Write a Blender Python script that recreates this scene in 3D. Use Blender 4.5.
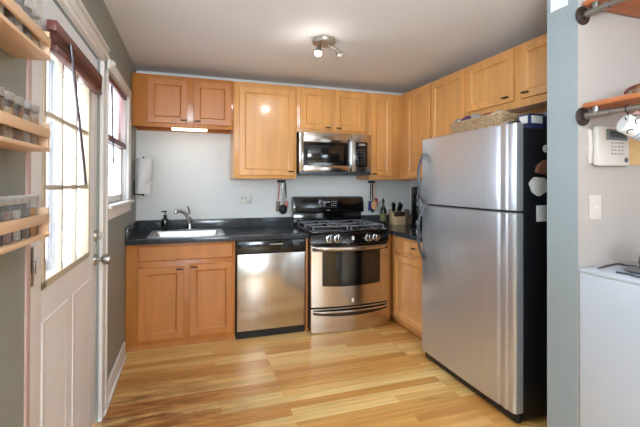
import bpy, bmesh, math, random
from mathutils import Vector, Matrix
random.seed(7)
PI = math.pi
scene = bpy.context.scene
C = scene.collection
for o in list(bpy.data.objects):
    bpy.data.objects.remove(o)

# ------------------------------------------------------------------ camera
cam_d = bpy.data.cameras.new('camera'); cam = bpy.data.objects.new('camera', cam_d); C.objects.link(cam)
YAW, PITCH, ROLL, FPX = 0.321, 0.005, 0.003, 390.0
f_ = Vector((math.sin(YAW)*math.cos(PITCH), math.cos(YAW)*math.cos(PITCH), math.sin(PITCH)))
r0 = Vector((math.cos(YAW), -math.sin(YAW), 0)); u0 = r0.cross(f_)
r_ = r0*math.cos(ROLL) + u0*math.sin(ROLL); u_ = -r0*math.sin(ROLL) + u0*math.cos(ROLL)
m = Matrix.Identity(4)
for i in range(3):
    m[i][0] = r_[i]; m[i][1] = u_[i]; m[i][2] = -f_[i]
m.translation = Vector((0.483, -4.004, 1.328))
cam.matrix_world = m
cam_d.sensor_width = 36.0; cam_d.lens = FPX/640*36.0; cam_d.clip_start = 0.02; cam_d.shift_y = -30.7/640
scene.camera = cam

# ------------------------------------------------------------------ world, lights, exposure
W = bpy.data.worlds.new('daylight'); scene.world = W; W.use_nodes = True
wn = W.node_tree.nodes; wn['Background'].inputs[0].default_value = (0.80, 0.93, 1.08, 1); wn['Background'].inputs[1].default_value = 7.0
vs = scene.view_settings
vs.view_transform = 'Standard'; vs.look = 'None'; vs.exposure = 0.84; vs.gamma = 1.0; vs.use_curve_mapping = False

def area(name, loc, direction, sx, sy, power, color=(1, 1, 1), portal=False):
    d = bpy.data.lights.new(name, 'AREA'); d.shape = 'RECTANGLE'; d.size = sx; d.size_y = sy; d.energy = power; d.color = color
    o = bpy.data.objects.new(name, d); C.objects.link(o); o.location = loc
    o.rotation_euler = Vector(direction).to_track_quat('-Z', 'Y').to_euler()
    if portal: d.cycles.is_portal = True
    return o
REAR = -8.5
area('rear_fill_light', (0.8, REAR-0.12, 1.70), (0, 1, 0.0), 1.4, 1.0, 62, (0.80, 0.93, 1.0))  # added fill light behind the camera, set in an unseen rear opening
area('ceiling_fill_light', (0.35, -4.7, 1.60), (0.35, 0.10, 1), 0.9, 1.0, 95, (0.78, 0.92, 1.0))  # added fill behind the camera, aimed up to brighten the ceiling
area('door_daylight_portal', (-0.20, -2.06, 1.40), (1, 0, 0), 0.95, 0.72, 1, portal=True)
area('window_daylight_portal', (-0.20, -1.00, 1.60), (1, 0, 0), 0.85, 0.80, 1, portal=True)

# ------------------------------------------------------------------ mesh helpers
class MB:
    def __init__(s): s.bm = bmesh.new()
    def merge(s, b, mat=None):
        me = bpy.data.meshes.new('tmp'); b.to_mesh(me); b.free()
        if mat is not None: me.transform(mat)
        s.bm.from_mesh(me); bpy.data.meshes.remove(me); return s
    def box(s, x0, y0, z0, x1, y1, z1, bev=0.0, seg=2, mat=None):
        b = bmesh.new(); bmesh.ops.create_cube(b, size=1)
        for v in b.verts:
            v.co = Vector(((x0+x1)/2+v.co.x*(x1-x0), (y0+y1)/2+v.co.y*(y1-y0), (z0+z1)/2+v.co.z*(z1-z0)))
        if bev > 0:
            bmesh.ops.bevel(b, geom=list(b.edges), offset=bev, segments=seg, profile=0.5, affect='EDGES')
        return s.merge(b, mat)
    def cyl(s, p0, p1, r0, r1=None, n=20, mat=None):
        if r1 is None: r1 = r0
        p0 = Vector(p0); p1 = Vector(p1); d = p1-p0
        b = bmesh.new(); bmesh.ops.create_cone(b, cap_ends=True, segments=n, radius1=r0, radius2=r1, depth=d.length)
        M_ = Matrix.Translation((p0+p1)/2) @ d.to_track_quat('Z', 'Y').to_matrix().to_4x4()
        bmesh.ops.transform(b, matrix=M_, verts=b.verts)
        return s.merge(b, mat)
    def sph(s, c, rx, ry=None, rz=None, n=16):
        b = bmesh.new(); bmesh.ops.create_uvsphere(b, u_segments=n, v_segments=max(8, n//2), radius=1)
        for v in b.verts: v.co = Vector((c[0]+v.co.x*rx, c[1]+v.co.y*(ry or rx), c[2]+v.co.z*(rz or rx)))
        return s.merge(b)
    def lathe(s, prof, c=(0, 0, 0), n=24, mat=None):
        b = bmesh.new(); rings = []
        for (r, z) in prof:
            rings.append([b.verts.new((c[0]+r*math.cos(2*PI*k/n), c[1]+r*math.sin(2*PI*k/n), c[2]+z)) for k in range(n)])
        for i in range(len(rings)-1):
            for k in range(n):
                b.faces.new((rings[i][k], rings[i][(k+1) % n], rings[i+1][(k+1) % n], rings[i+1][k]))
        b.faces.new(list(reversed(rings[0]))); b.faces.new(rings[-1])
        return s.merge(b, mat)
    def rings(s, R, cap0=True, cap1=True, mat=None):
        b = bmesh.new(); vs_ = [[b.verts.new(p) for p in ring] for ring in R]; n = len(R[0])
        for i in range(len(vs_)-1):
            for k in range(n):
                b.faces.new((vs_[i][k], vs_[i][(k+1) % n], vs_[i+1][(k+1) % n], vs_[i+1][k]))
        if cap0: b.faces.new(list(reversed(vs_[0])))
        if cap1: b.faces.new(vs_[-1])
        bmesh.ops.recalc_face_normals(b, faces=b.faces)
        return s.merge(b, mat)
    def tube(s, pts, rad, n=10, rad2=None, up=(0, 0, 1), closed=False):
        """swept ellipse: rad may be list; rad2 = second radius"""
        pts = [Vector(p) for p in pts]; R = []
        N = len(pts)
        for i, p in enumerate(pts):
            if closed: t = pts[(i+1) % N]-pts[i-1]
            else: t = pts[min(i+1, N-1)]-pts[max(i-1, 0)]
            t.normalize(); a = Vector(up).cross(t)
            if a.length < 1e-4: a = Vector((1, 0, 0)).cross(t)
            a.normalize(); c = t.cross(a)
            ra = rad[i] if isinstance(rad, (list, tuple)) else rad
            rb = ra if rad2 is None else (rad2[i] if isinstance(rad2, (list, tuple)) else rad2)
            R.append([p+a*(ra*math.cos(2*PI*k/n))+c*(rb*math.sin(2*PI*k/n)) for k in range(n)])
        if closed:
            R.append(R[0]); b = bmesh.new()
            vs_ = [[b.verts.new(q) for q in ring] for ring in R[:-1]]
            for i in range(N):
                for k in range(n):
                    b.faces.new((vs_[i][k], vs_[i][(k+1) % n], vs_[(i+1) % N][(k+1) % n], vs_[(i+1) % N][k]))
            bmesh.ops.recalc_face_normals(b, faces=b.faces)
            return s.merge(b)
        return s.rings(R)
    def prism(s, poly, axis, a, b_):
        """poly in the two other axes (order xyz without axis), extruded along axis"""
        def P(q, w):
            if axis == 'x': return (w, q[0], q[1])
            if axis == 'y': return (q[0], w, q[1])
            return (q[0], q[1], w)
        return s.rings([[P(q, a) for q in poly], [P(q, b_) for q in poly]])

def rrect(x0, y0, x1, y1, r, z, k=4):
    out = []
    for cx, cy, a0 in ((x1-r, y1-r, 0), (x0+r, y1-r, PI/2), (x0+r, y0+r, PI), (x1-r, y0+r, 3*PI/2)):
        for i in range(k+1):
            a = a0+PI/2*i/k; out.append((cx+r*math.cos(a), cy+r*math.sin(a), z))
    return out

def obj(name, mb, material, parent=None, smooth=35):
    me = bpy.data.meshes.new(name); mb.bm.to_mesh(me); mb.bm.free()
    if smooth:
        me.shade_smooth(); me.set_sharp_from_angle(angle=math.radians(smooth))
    mats = material if isinstance(material, (list, tuple)) else [material]
    for mm in mats: me.materials.append(mm)
    o = bpy.data.objects.new(name, me); C.objects.link(o)
    if parent: o.parent = parent
    return o
def thing(name, label, cat, loc=(0, 0, 0), rotz=0, group=None, rot=None):
    o = bpy.data.objects.new(name, None); C.objects.link(o); o.empty_display_size = 0.05
    o.location = loc; o.rotation_euler = rot if rot else (0, 0, rotz); o['label'] = label; o['category'] = cat
    if group: o['group'] = group
    return o
def tag(o, label, cat, group=None, kind=None):
    o['label'] = label; o['category'] = cat
    if group: o['group'] = group
    if kind: o['kind'] = kind
    return o
def struct(name, mb, mat, smooth=35, parent=None):
    o = obj(name, mb, mat, parent, smooth)
    if not parent: o['kind'] = 'structure'
    return o
def dup(root, loc=None, label=None, rot=None):
    r = root.copy(); C.objects.link(r)
    if loc: r.location = loc
    if rot: r.rotation_euler = rot
    if label: r['label'] = label
    for ch in list(root.children):
        c = ch.copy(); C.objects.link(c); c.parent = r
        for g in ch.children:
            d = g.copy(); C.objects.link(d); d.parent = c
    return r

# ------------------------------------------------------------------ materials
def srgb(r, g, b):
    f = lambda c: (c/255/12.92) if c/255 <= 0.04045 else ((c/255+0.055)/1.055)**2.4
    return (f(r), f(g), f(b), 1)
def mat(name, col, rough=0.5, metal=0.0, coat=0.0, emis=None, es=0, noise=None, bump=None, spec=None):
    mt = bpy.data.materials.new(name); mt.use_nodes = True
    nt = mt.node_tree; b = nt.nodes['Principled BSDF']
    b.inputs['Base Color'].default_value = col; b.inputs['Roughness'].default_value = rough; b.inputs['Metallic'].default_value = metal
    b.inputs['Coat Weight'].default_value = coat; b.inputs['Coat Roughness'].default_value = 0.12
    if spec is not None: b.inputs['Specular IOR Level'].default_value = spec
    if emis: b.inputs['Emission Color'].default_value = emis; b.inputs['Emission Strength'].default_value = es
    tc = nt.nodes.new('ShaderNodeTexCoord')
    if noise:   # (scale xyz, strength)
        sc, amt = noise
        mp = nt.nodes.new('ShaderNodeMapping'); mp.inputs['Scale'].default_value = sc
        nz = nt.nodes.new('ShaderNodeTexNoise'); nz.inputs['Scale'].default_value = 1; nz.inputs['Detail'].default_value = 4
        nt.links.new(tc.outputs['Object'], mp.inputs[0]); nt.links.new(mp.outputs[0], nz.inputs['Vector'])
        mr = nt.nodes.new('ShaderNodeMapRange'); mr.inputs[1].default_value = 0.3; mr.inputs[2].default_value = 0.7
        mr.inputs[3].default_value = 1-amt; mr.inputs[4].default_value = 1+amt
        nt.links.new(nz.outputs['Fac'], mr.inputs[0])
        mx = nt.nodes.new('ShaderNodeVectorMath'); mx.operation = 'MULTIPLY'; mx.inputs[0].default_value = col[:3]
        nt.links.new(mr.outputs[0], mx.inputs[1]); nt.links.new(mx.outputs[0], b.inputs['Base Color'])
    if bump:    # (scale xyz, strength)
        sc, amt = bump
        mp = nt.nodes.new('ShaderNodeMapping'); mp.inputs['Scale'].default_value = sc
        nz = nt.nodes.new('ShaderNodeTexNoise'); nz.inputs['Scale'].default_value = 1; nz.inputs['Detail'].default_value = 3
        nt.links.new(tc.outputs['Object'], mp.inputs[0]); nt.links.new(mp.outputs[0], nz.inputs['Vector'])
        bp = nt.nodes.new('ShaderNodeBump'); bp.inputs['Strength'].default_value = amt; bp.inputs['Distance'].default_value = 0.01
        nt.links.new(nz.outputs['Fac'], bp.inputs['Height']); nt.links.new(bp.outputs[0], b.inputs['Normal'])
    return mt

M = {}
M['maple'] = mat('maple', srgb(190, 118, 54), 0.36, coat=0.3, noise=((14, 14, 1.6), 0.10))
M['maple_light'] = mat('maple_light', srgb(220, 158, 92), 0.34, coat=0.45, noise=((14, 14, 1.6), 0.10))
M['maple_edge'] = mat('maple_edge', srgb(190, 122, 66), 0.45, noise=((14, 14, 2), 0.12))
M['rack_wood'] = mat('rack_wood', srgb(222, 182, 146), 0.5, noise=((20, 2, 20), 0.10))
M['bronze'] = mat('bronze', srgb(48, 38, 34), 0.35, 0.7)
M['steel'] = mat('steel', srgb(208, 200, 192), 0.20, 1.0, noise=((60, 60, 1), 0.05))
M['steel_v'] = mat('steel_v', srgb(200, 202, 208), 0.32, 0.82, noise=((1, 60, 0.6), 0.02))
M['chrome'] = mat('chrome', srgb(205, 205, 205), 0.15, 1.0)
M['nickel'] = mat('nickel', srgb(170, 166, 160), 0.3, 1.0)
M['sink_steel'] = mat('sink_steel', srgb(205, 206, 208), 0.3, 0.85)
M['black_gloss'] = mat('black_gloss', srgb(14, 13, 14), 0.12, coat=0.6)
M['black_glass'] = mat('black_glass', srgb(20, 19, 20), 0.04, coat=1.0)
M['black_matte'] = mat('black_matte', srgb(20, 20, 22), 0.6)
M['black_tex'] = mat('black_textured', srgb(15, 15, 19), 0.35, bump=((300, 300, 300), 0.1))
M['iron'] = mat('cast_iron', srgb(128, 130, 138), 0.35, 0.4)
M['dark_grey'] = mat('dark_grey', srgb(70, 74, 82), 0.35, 0.5)
M['handle_grey'] = mat('handle_grey', srgb(70, 73, 82), 0.32, 0.2)
M['key_grey'] = mat('key_grey', srgb(150, 150, 150), 0.6)
M['white'] = mat('white_gloss_paint', srgb(228, 226, 222), 0.4)
M['trimw'] = mat('trim_white', srgb(226, 222, 219), 0.42, noise=((5, 5, 5), 0.02))
M['doorw'] = mat('door_white', srgb(236, 233, 234), 0.4, noise=((5, 5, 5), 0.02))
M['tan'] = mat('tan_trim', srgb(196, 180, 156), 0.5)
M['jamb'] = mat('mauve_jamb', srgb(196, 165, 160), 0.5)
M['wall_back'] = mat('wall_pale_paint', srgb(224, 225, 224), 0.7, noise=((1.5, 1.5, 1.5), 0.015), bump=((60, 60, 60), 0.04))
M['wall_left'] = mat('wall_greygreen_paint', srgb(143, 146, 138), 0.5, bump=((50, 50, 50), 0.05))
M['wall_right'] = mat('wall_warm_paint', srgb(180, 170, 165), 0.6, bump=((60, 60, 60), 0.04))
M['stub'] = mat('stub_greygreen_paint', srgb(146, 156, 160), 0.45, bump=((55, 55, 55), 0.12))
M['ceil'] = mat('ceiling_paint', srgb(232, 232, 234), 0.75, noise=((2, 2, 2), 0.01))
M['appl_white'] = mat('white_enamel', srgb(196, 204, 217), 0.3)
M['plastic_w'] = mat('white_plastic', srgb(216, 213, 208), 0.4)
M['plastic_c'] = mat('cream_plastic', srgb(206, 196, 190), 0.45)
M['mahog'] = mat('mahogany', srgb(104, 52, 42), 0.4, noise=((20, 3, 20), 0.2))
M['slat'] = mat('blind_slat', srgb(186, 130, 122), 0.4)
M['paper'] = mat('paper', srgb(226, 226, 228), 0.85)
M['paper_shade'] = mat('paper_inner', srgb(205, 205, 205), 0.9)
M['olive'] = mat('bottle_glass', srgb(12, 16, 10), 0.15)
M['wood_block'] = mat('beech_block', srgb(226, 196, 152), 0.5, noise=((40, 40, 3), 0.08))
M['wood_grey'] = mat('grey_walnut', srgb(122, 104, 88), 0.5, noise=((30, 30, 4), 0.2))
M['wood_spoon'] = mat('wooden_spoon', srgb(222, 172, 130), 0.6)
M['red'] = mat('red_silicone', srgb(170, 62, 58), 0.5)
M['pinkred'] = mat('faded_red_silicone', srgb(196, 118, 108), 0.5)
M['blue'] = mat('blue_plastic', srgb(52, 58, 120), 0.45)
M['purple'] = mat('purple_foil', srgb(92, 58, 96), 0.35)
M['foil'] = mat('silver_foil', srgb(190, 190, 190), 0.3, 0.6)
M['maroon'] = mat('maroon_foil', srgb(110, 40, 40), 0.4)
M['bluebox'] = mat('blue_carton', srgb(34, 40, 78), 0.5)
M['green'] = mat('green_plastic', srgb(120, 130, 70), 0.5)
M['copper'] = mat('copper', srgb(170, 118, 88), 0.35, 0.5)
M['board'] = mat('shelf_plank', srgb(178, 106, 62), 0.5, noise=((30, 3, 30), 0.2))
M['pipe'] = mat('galvanised_pipe', srgb(150, 145, 140), 0.32, 0.9)
M['pipe_dark'] = mat('dark_flange', srgb(96, 84, 80), 0.4, 0.8, noise=((60, 60, 60), 0.3))
M['cork'] = mat('cork', srgb(196, 160, 112), 0.8, noise=((90, 90, 90), 0.1))
M['lcd'] = mat('lcd', srgb(110, 118, 122), 0.25)
M['lcd_dark'] = mat('lcd_dark', srgb(62, 72, 78), 0.2)
M['plum'] = mat('plum_plastic', srgb(66, 48, 56), 0.3)
M['greymetal'] = mat('grey_tray', srgb(128, 126, 130), 0.35, 0.5)
M['bulb'] = mat('lit_bulb', (1, 1, 1, 1), 0.3, emis=(1, 0.93, 0.84, 1), es=40)
M['tube'] = mat('lit_tube', (1, 1, 1, 1), 0.3, emis=(1, 0.86, 0.62, 1), es=1.6)
M['canopy'] = mat('lamp_canopy', srgb(176, 168, 158), 0.35, 0.6)
M['vinyl'] = mat('storm_door_aluminium', srgb(112, 118, 128), 0.6)
M['porch'] = mat('porch_grey_paint', srgb(128, 132, 140), 0.6)
M['jar_lid'] = mat('jar_lid', srgb(186, 184, 182), 0.35, 0.6)
for n_, c_ in (('sp_brown', (120, 84, 62)), ('sp_pink', (168, 130, 118)), ('sp_cream', (206, 198, 186)), ('sp_grey', (132, 118, 108)),
               ('sp_orange', (206, 142, 56)), ('sp_tan', (188, 162, 132)), ('sp_dark', (84, 70, 62))):
    M[n_] = mat(n_, srgb(*c_), 0.8, noise=((160, 160, 160), 0.25))

def glass(name, tint=(1, 1, 1, 1), rough=0.0, lo=0.06, hi=0.5):
    mt = bpy.data.materials.new(name); mt.use_nodes = True; nt = mt.node_tree
    nt.nodes.remove(nt.nodes['Principled BSDF']); out = nt.nodes['Material Output']
    t = nt.nodes.new('ShaderNodeBsdfTransparent'); t.inputs[0].default_value = tint
    g = nt.nodes.new('ShaderNodeBsdfGlossy'); g.inputs['Roughness'].default_value = rough
    lw = nt.nodes.new('ShaderNodeLayerWeight'); lw.inputs[0].default_value = 0.4
    mr = nt.nodes.new('ShaderNodeMapRange'); mr.inputs[3].default_value = lo; mr.inputs[4].default_value = hi
    mx = nt.nodes.new('ShaderNodeMixShader')
    nt.links.new(lw.outputs['Facing'], mr.inputs[0]); nt.links.new(mr.outputs[0], mx.inputs[0])
    nt.links.new(t.outputs[0], mx.inputs[1]); nt.links.new(g.outputs[0], mx.inputs[2]); nt.links.new(mx.outputs[0], out.inputs[0])
    return mt
M['pane'] = glass('window_pane')
M['jar_glass'] = glass('jar_glass', (0.86, 0.87, 0.87, 1), 0.05, 0.12, 0.6)

def floor_mat():
    mt = bpy.data.materials.new('oak_strip_floor'); mt.use_nodes = True; nt = mt.node_tree; b = nt.nodes['Principled BSDF']
    L = nt.links.new; N = nt.nodes.new
    tc = N('ShaderNodeTexCoord'); mp = N('ShaderNodeMapping'); L(tc.outputs['Object'], mp.inputs[0])
    br = N('ShaderNodeTexBrick'); br.offset = 0.37; br.offset_frequency = 3
    br.inputs['Color1'].default_value = (0, 0, 0, 1); br.inputs['Color2'].default_value = (1, 1, 1, 1); br.inputs['Mortar'].default_value = (0.0, 0.0, 0.0, 1)
    br.inputs['Scale'].default_value = 1; br.inputs['Brick Width'].default_value = 1.05; br.inputs['Row Height'].default_value = 0.070
    br.inputs['Mortar Size'].default_value = 0.0013; br.inputs['Mortar Smooth'].default_value = 0.3
    L(mp.outputs[0], br.inputs['Vector'])
    rp = N('ShaderNodeValToRGB'); e = rp.color_ramp.elements
    e[0].position = 0; e[0].color = srgb(206, 142, 70); e[1].position = 1; e[1].color = srgb(242, 206, 138)
    for p, c in ((0.25, (220, 162, 88)), (0.5, (230, 178, 104)), (0.75, (236, 190, 120))):
        q = e.new(p); q.color = srgb(*c)
    L(br.outputs['Color'], rp.inputs[0])
    # grain
    mp2 = N('ShaderNodeMapping'); mp2.inputs['Scale'].default_value = (2.2, 42, 1); L(tc.outputs['Object'], mp2.inputs[0])
    add = N('ShaderNodeVectorMath'); add.operation = 'ADD'; L(mp2.outputs[0], add.inputs[0])
    sc = N('ShaderNodeVectorMath'); sc.operation = 'SCALE'; sc.inputs['Scale'].default_value = 37; L(br.outputs['Color'], sc.inputs[0]); L(sc.outputs[0], add.inputs[1])
    nz = N('ShaderNodeTexNoise'); nz.inputs['Scale'].default_value = 1; nz.inputs['Detail'].default_value = 6; nz.inputs['Roughness'].default_value = 0.65
    L(add.outputs[0], nz.inputs['Vector'])
    mr = N('ShaderNodeMapRange'); mr.inputs[1].default_value = 0.3; mr.inputs[2].default_value = 0.7; mr.inputs[3].default_value = 0.74; mr.inputs[4].default_value = 1.12
    L(nz.outputs['Fac'], mr.inputs[0])
    mul = N('ShaderNodeVectorMath'); mul.operation = 'MULTIPLY'; L(rp.outputs[0], mul.inputs[0]); L(mr.outputs[0], mul.inputs[1])
    # knots / dark mineral streaks
    mp3 = N('ShaderNodeMapping'); mp3.inputs['Scale'].default_value = (1.5, 9, 1); L(tc.outputs['Object'], mp3.inputs[0])
    n3 = N('ShaderNodeTexNoise'); n3.inputs['Scale'].default_value = 1.3; n3.inputs['Detail'].default_value = 5; L(mp3.outputs[0], n3.inputs['Vector'])
    r3 = N('ShaderNodeMapRange'); r3.inputs[1].default_value = 0.64; r3.inputs[2].default_value = 0.80; r3.inputs[3].default_value = 0; r3.inputs[4].default_value = 0.75
    L(n3.outputs['Fac'], r3.inputs[0])
    # worn dark patch just inside the door
    ds = N('ShaderNodeVectorMath'); ds.operation = 'DISTANCE'; ds.inputs[1].default_value = (0.20, -1.65, 0)
    L(tc.outputs['Object'], ds.inputs[0])
    rd = N('ShaderNodeMapRange'); rd.inputs[1].default_value = 0.15; rd.inputs[2].default_value = 1.0; rd.inputs[3].default_value = 1.0; rd.inputs[4].default_value = 0
    L(ds.outputs['Value'], rd.inputs[0])
    n4 = N('ShaderNodeTexNoise'); n4.inputs['Scale'].default_value = 2.2; n4.inputs['Detail'].default_value = 6; n4.inputs['Roughness'].default_value = 0.7; L(mp3.outputs[0], n4.inputs['Vector'])
    r4 = N('ShaderNodeMapRange'); r4.inputs[1].default_value = 0.30; r4.inputs[2].default_value = 0.58; L(n4.outputs['Fac'], r4.inputs[0])
    m4 = N('ShaderNodeMath'); m4.operation = 'MULTIPLY'; L(rd.outputs[0], m4.inputs[0]); L(r4.outputs[0], m4.inputs[1])
    mxm = N('ShaderNodeMath'); mxm.operation = 'MAXIMUM'; L(m4.outputs[0], mxm.inputs[0]); L(r3.outputs[0], mxm.inputs[1])
    mix = N('ShaderNodeMix'); mix.data_type = 'RGBA'; L(mxm.outputs[0], mix.inputs[0]); L(mul.outputs[0], mix.inputs[6]); mix.inputs[7].default_value = srgb(128, 76, 40)
    L(mix.outputs[2], b.inputs['Base Color'])
    b.inputs['Roughness'].default_value = 0.42; b.inputs['Coat Weight'].default_value = 0.10; b.inputs['Coat Roughness'].default_value = 0.2
    bu = N('ShaderNodeBump'); bu.inputs['Strength'].default_value = 0.25; bu.inputs['Distance'].default_value = 0.002
    inv = N('ShaderNodeMath'); inv.operation = 'SUBTRACT'; inv.inputs[0].default_value = 1; L(br.outputs['Fac'], inv.inputs[1]); L(inv.outputs[0], bu.inputs['Height'])
    L(bu.outputs[0], b.inputs['Normal'])
    return mt
M['floor'] = floor_mat()
def granite():
    mt = bpy.data.materials.new('black_speckled_granite'); mt.use_nodes = True; nt = mt.node_tree; b = nt.nodes['Principled BSDF']
    L = nt.links.new; N = nt.nodes.new
    tc = N('ShaderNodeTexCoord'); nz = N('ShaderNodeTexNoise'); nz.inputs['Scale'].default_value = 210; nz.inputs['Detail'].default_value = 2
    L(tc.outputs['Object'], nz.inputs['Vector'])
    rp = N('ShaderNodeValToRGB'); e = rp.color_ramp.elements
    e[0].position = 0.36; e[0].color = srgb(14, 15, 19); e[1].position = 0.72; e[1].color = srgb(112, 114, 120)
    q = e.new(0.52); q.color = srgb(58, 60, 66)
    L(nz.outputs['Fac'], rp.inputs[0]); L(rp.outputs[0], b.inputs['Base Color'])
    b.inputs['Roughness'].default_value = 0.14
    return mt
M['granite'] = granite()
def wicker():
    mt = mat('wicker', srgb(196, 160, 118), 0.7); nt = mt.node_tree; b = nt.nodes['Principled BSDF']; L = nt.links.new; N = nt.nodes.new
    tc = N('ShaderNodeTexCoord'); mp = N('ShaderNodeMapping'); mp.inputs['Scale'].default_value = (110, 110, 150); L(tc.outputs['Object'], mp.inputs[0])
    v = N('ShaderNodeTexVoronoi'); v.inputs['Scale'].default_value = 1; L(mp.outputs[0], v.inputs['Vector'])
    rp = N('ShaderNodeValToRGB'); rp.color_ramp.elements[0].color = srgb(222, 190, 150); rp.color_ramp.elements[1].color = srgb(120, 84, 54)
    rp.color_ramp.elements[1].position = 0.9
    L(v.outputs['Distance'], rp.inputs[0]); L(rp.outputs[0], b.inputs['Base Color'])
    return mt
M['wicker'] = wicker()

# ------------------------------------------------------------------ structure
RX = 2.93; CEIL = 2.394; BIG = 4.5; PX = 2.196; PY0, PY1 = -2.66, -2.494
# floor / ceiling
struct('floor', MB().box(-0.02, REAR-0.1, -0.06, BIG+0.1, 0.1, 0.0), M['floor'], 0)
struct('ceiling', MB().box(-0.12, REAR-0.1, CEIL, BIG+0.1, 0.1, CEIL+0.08), M['ceil'], 0)
struct('wall_back', MB().box(-0.12, 0, 0, RX+0.12, 0.12, CEIL), M['wall_back'], 0)
# left wall with door and window openings
DY0, DY1, DZ = -2.575, -1.545, 2.03     # door opening
WY0, WY1, WZ0, WZ1 = -1.40, -0.60, 1.20, 2.02
w = MB()
w.box(-0.065, REAR, 0, 0, DY0, CEIL); w.box(-0.065, DY0, DZ, 0, DY1, CEIL); w.box(-0.065, DY1, 0, 0, WY0, CEIL)
w.box(-0.065, WY0, WZ1, 0, WY1, CEIL); w.box(-0.065, WY0, 0, 0, WY1, WZ0); w.box(-0.065, WY1, 0, 0, 0, CEIL)
struct('wall_left', w, M['wall_left'], 0)
struct('wall_right', MB().box(RX, PY1, 0, RX+0.12, 0, CEIL), M['wall_back'], 0)
# partition with green end face
w = MB().box(PX, PY0, 0, BIG, PY1, CEIL)
po = struct('wall_partition', w, [M['wall_right'], M['stub']], 0)
for p in po.data.polygons:
    if p.normal.x < -0.5 or p.normal.y > 0.5: p.material_index = 1
struct('wall_side', MB().box(BIG, REAR, 0, BIG+0.1, PY0, CEIL), M['wall_right'], 0)
w = MB(); a0, a1, b0, b1 = 0.1, 1.5, 1.2, 2.2
w.box(-0.12, REAR-0.1, 0, a0, REAR, CEIL); w.box(a1, REAR-0.1, 0, BIG, REAR, CEIL); w.box(a0, REAR-0.1, 0, a1, REAR, b0); w.box(a0, REAR-0.1, b1, a1, REAR, CEIL)
struct('wall_rear', w, M['wall_right'], 0)
w = MB()
for x in (a0, 0.8, a1): w.box(x-0.03, REAR-0.06, b0, x+0.03, REAR-0.02, b1)
w.box(a0, REAR-0.06, b0, a1, REAR-0.02, b0+0.05); w.box(a0, REAR-0.06, b1-0.05, a1, REAR-0.02, b1)
struct('added_rear_window', w, M['trimw'], 0)  # unseen window frame, added and sized to suit the rear fill light

# baseboards
w = MB().box(0, -1.50, 0, 0.016, -0.668, 0.115, 0.004).box(0, -1.50, 0, 0.028, -0.70, 0.02, 0.005)
struct('baseboard_left', w, M['trimw'])
struct('trim_1', MB().box(0.0, REAR, 0, 0.016, -2.70, 0.115, 0.004), M['trimw'])

# door casing (right side + head) as trim
w = MB()
w.box(0, DY1, 0, 0.02, WY0-0.03, 2.03, 0.004)               # latch side casing
w.box(0.0, DY1+0.085, 0.0, 0.026, WY0-0.03, 2.09, 0.004)
w.box(0, -2.62, 2.02, 0.022, DY1+0.105, 2.115, 0.004)        # head
w.box(0, -2.62, 2.098, 0.032, DY1+0.105, 2.122, 0.003)
w.box(0, -2.62, 2.045, 0.028, DY1+0.10, 2.055, 0.002)
struct('trim_2', w, M['trimw'])
struct('trim_3', MB().box(-0.063, DY0, 0, 0.006, DY0+0.03, DZ, 0.003), M['jamb'])

# door slab with nine lites
DA, DB = -2.543, -1.552          # slab edges
LA, LB, LZ0, LZ1 = -2.395, -1.728, 0.955, 1.86
XF = -0.012                      # room face of the slab
w = MB()
w.box(XF-0.042, DA, 0.012, XF, LA, 2.02, 0.002); w.box(XF-0.042, LB, 0.012, XF, DB, 2.02, 0.002)
w.box(XF-0.042, LA, 0.012, XF, LB, LZ0); w.box(XF-0.042, LA, LZ1, XF, LB, 2.02)
# raised panels below the glass
def raised(w, y0, y1, z0, z1, x):
    R = []
    for ins, xx in ((0, x), (0.004, x+0.003), (0.014, x+0.003), (0.020, x+0.0008), (0.05, x+0.003)):
        R.append([(xx, y0+ins, z0+ins), (xx, y1-ins, z0+ins), (xx, y1-ins, z1-ins), (xx, y0+ins, z1-ins)])
    w.rings(R, cap0=False)
raised(w, -2.39, -2.09, 0.16, 0.84, XF); raised(w, -2.01, -1.70, 0.16, 0.84, XF)
door = struct('door_1', w, M['doorw'])
w = MB()
for (y0, y1, z0, z1) in ((LA, LA+0.028, LZ0, LZ1), (LB-0.022, LB, LZ0, LZ1), (LA, LB, LZ0, LZ0+0.028), (LA, LB, LZ1-0.028, LZ1)):
    w.box(XF-0.035, y0, z0, XF+0.006, y1, z1, 0.003)
obj('glass_frame', w, M['tan'], door)
w = MB(); iy0, iy1, iz0, iz1 = LA+0.028, LB-0.022, LZ0+0.028, LZ1-0.028
for k in (1, 2):
    y = iy0+(iy1-iy0)*k/3; w.box(XF-0.020, y-0.009, iz0, XF+0.001, y+0.009, iz1, 0.002)
for z in (1.315, 1.585): w.box(XF-0.020, iy0, z-0.009, XF+0.001, iy1, z+0.009, 0.002)
obj('muntins', w, mat('muntin_paint', srgb(192, 178, 158), 0.5), door)
obj('glass_pane', MB().box(XF-0.026, iy0, iz0, XF-0.022, iy1, iz1), M['pane'], door, 0)
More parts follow.
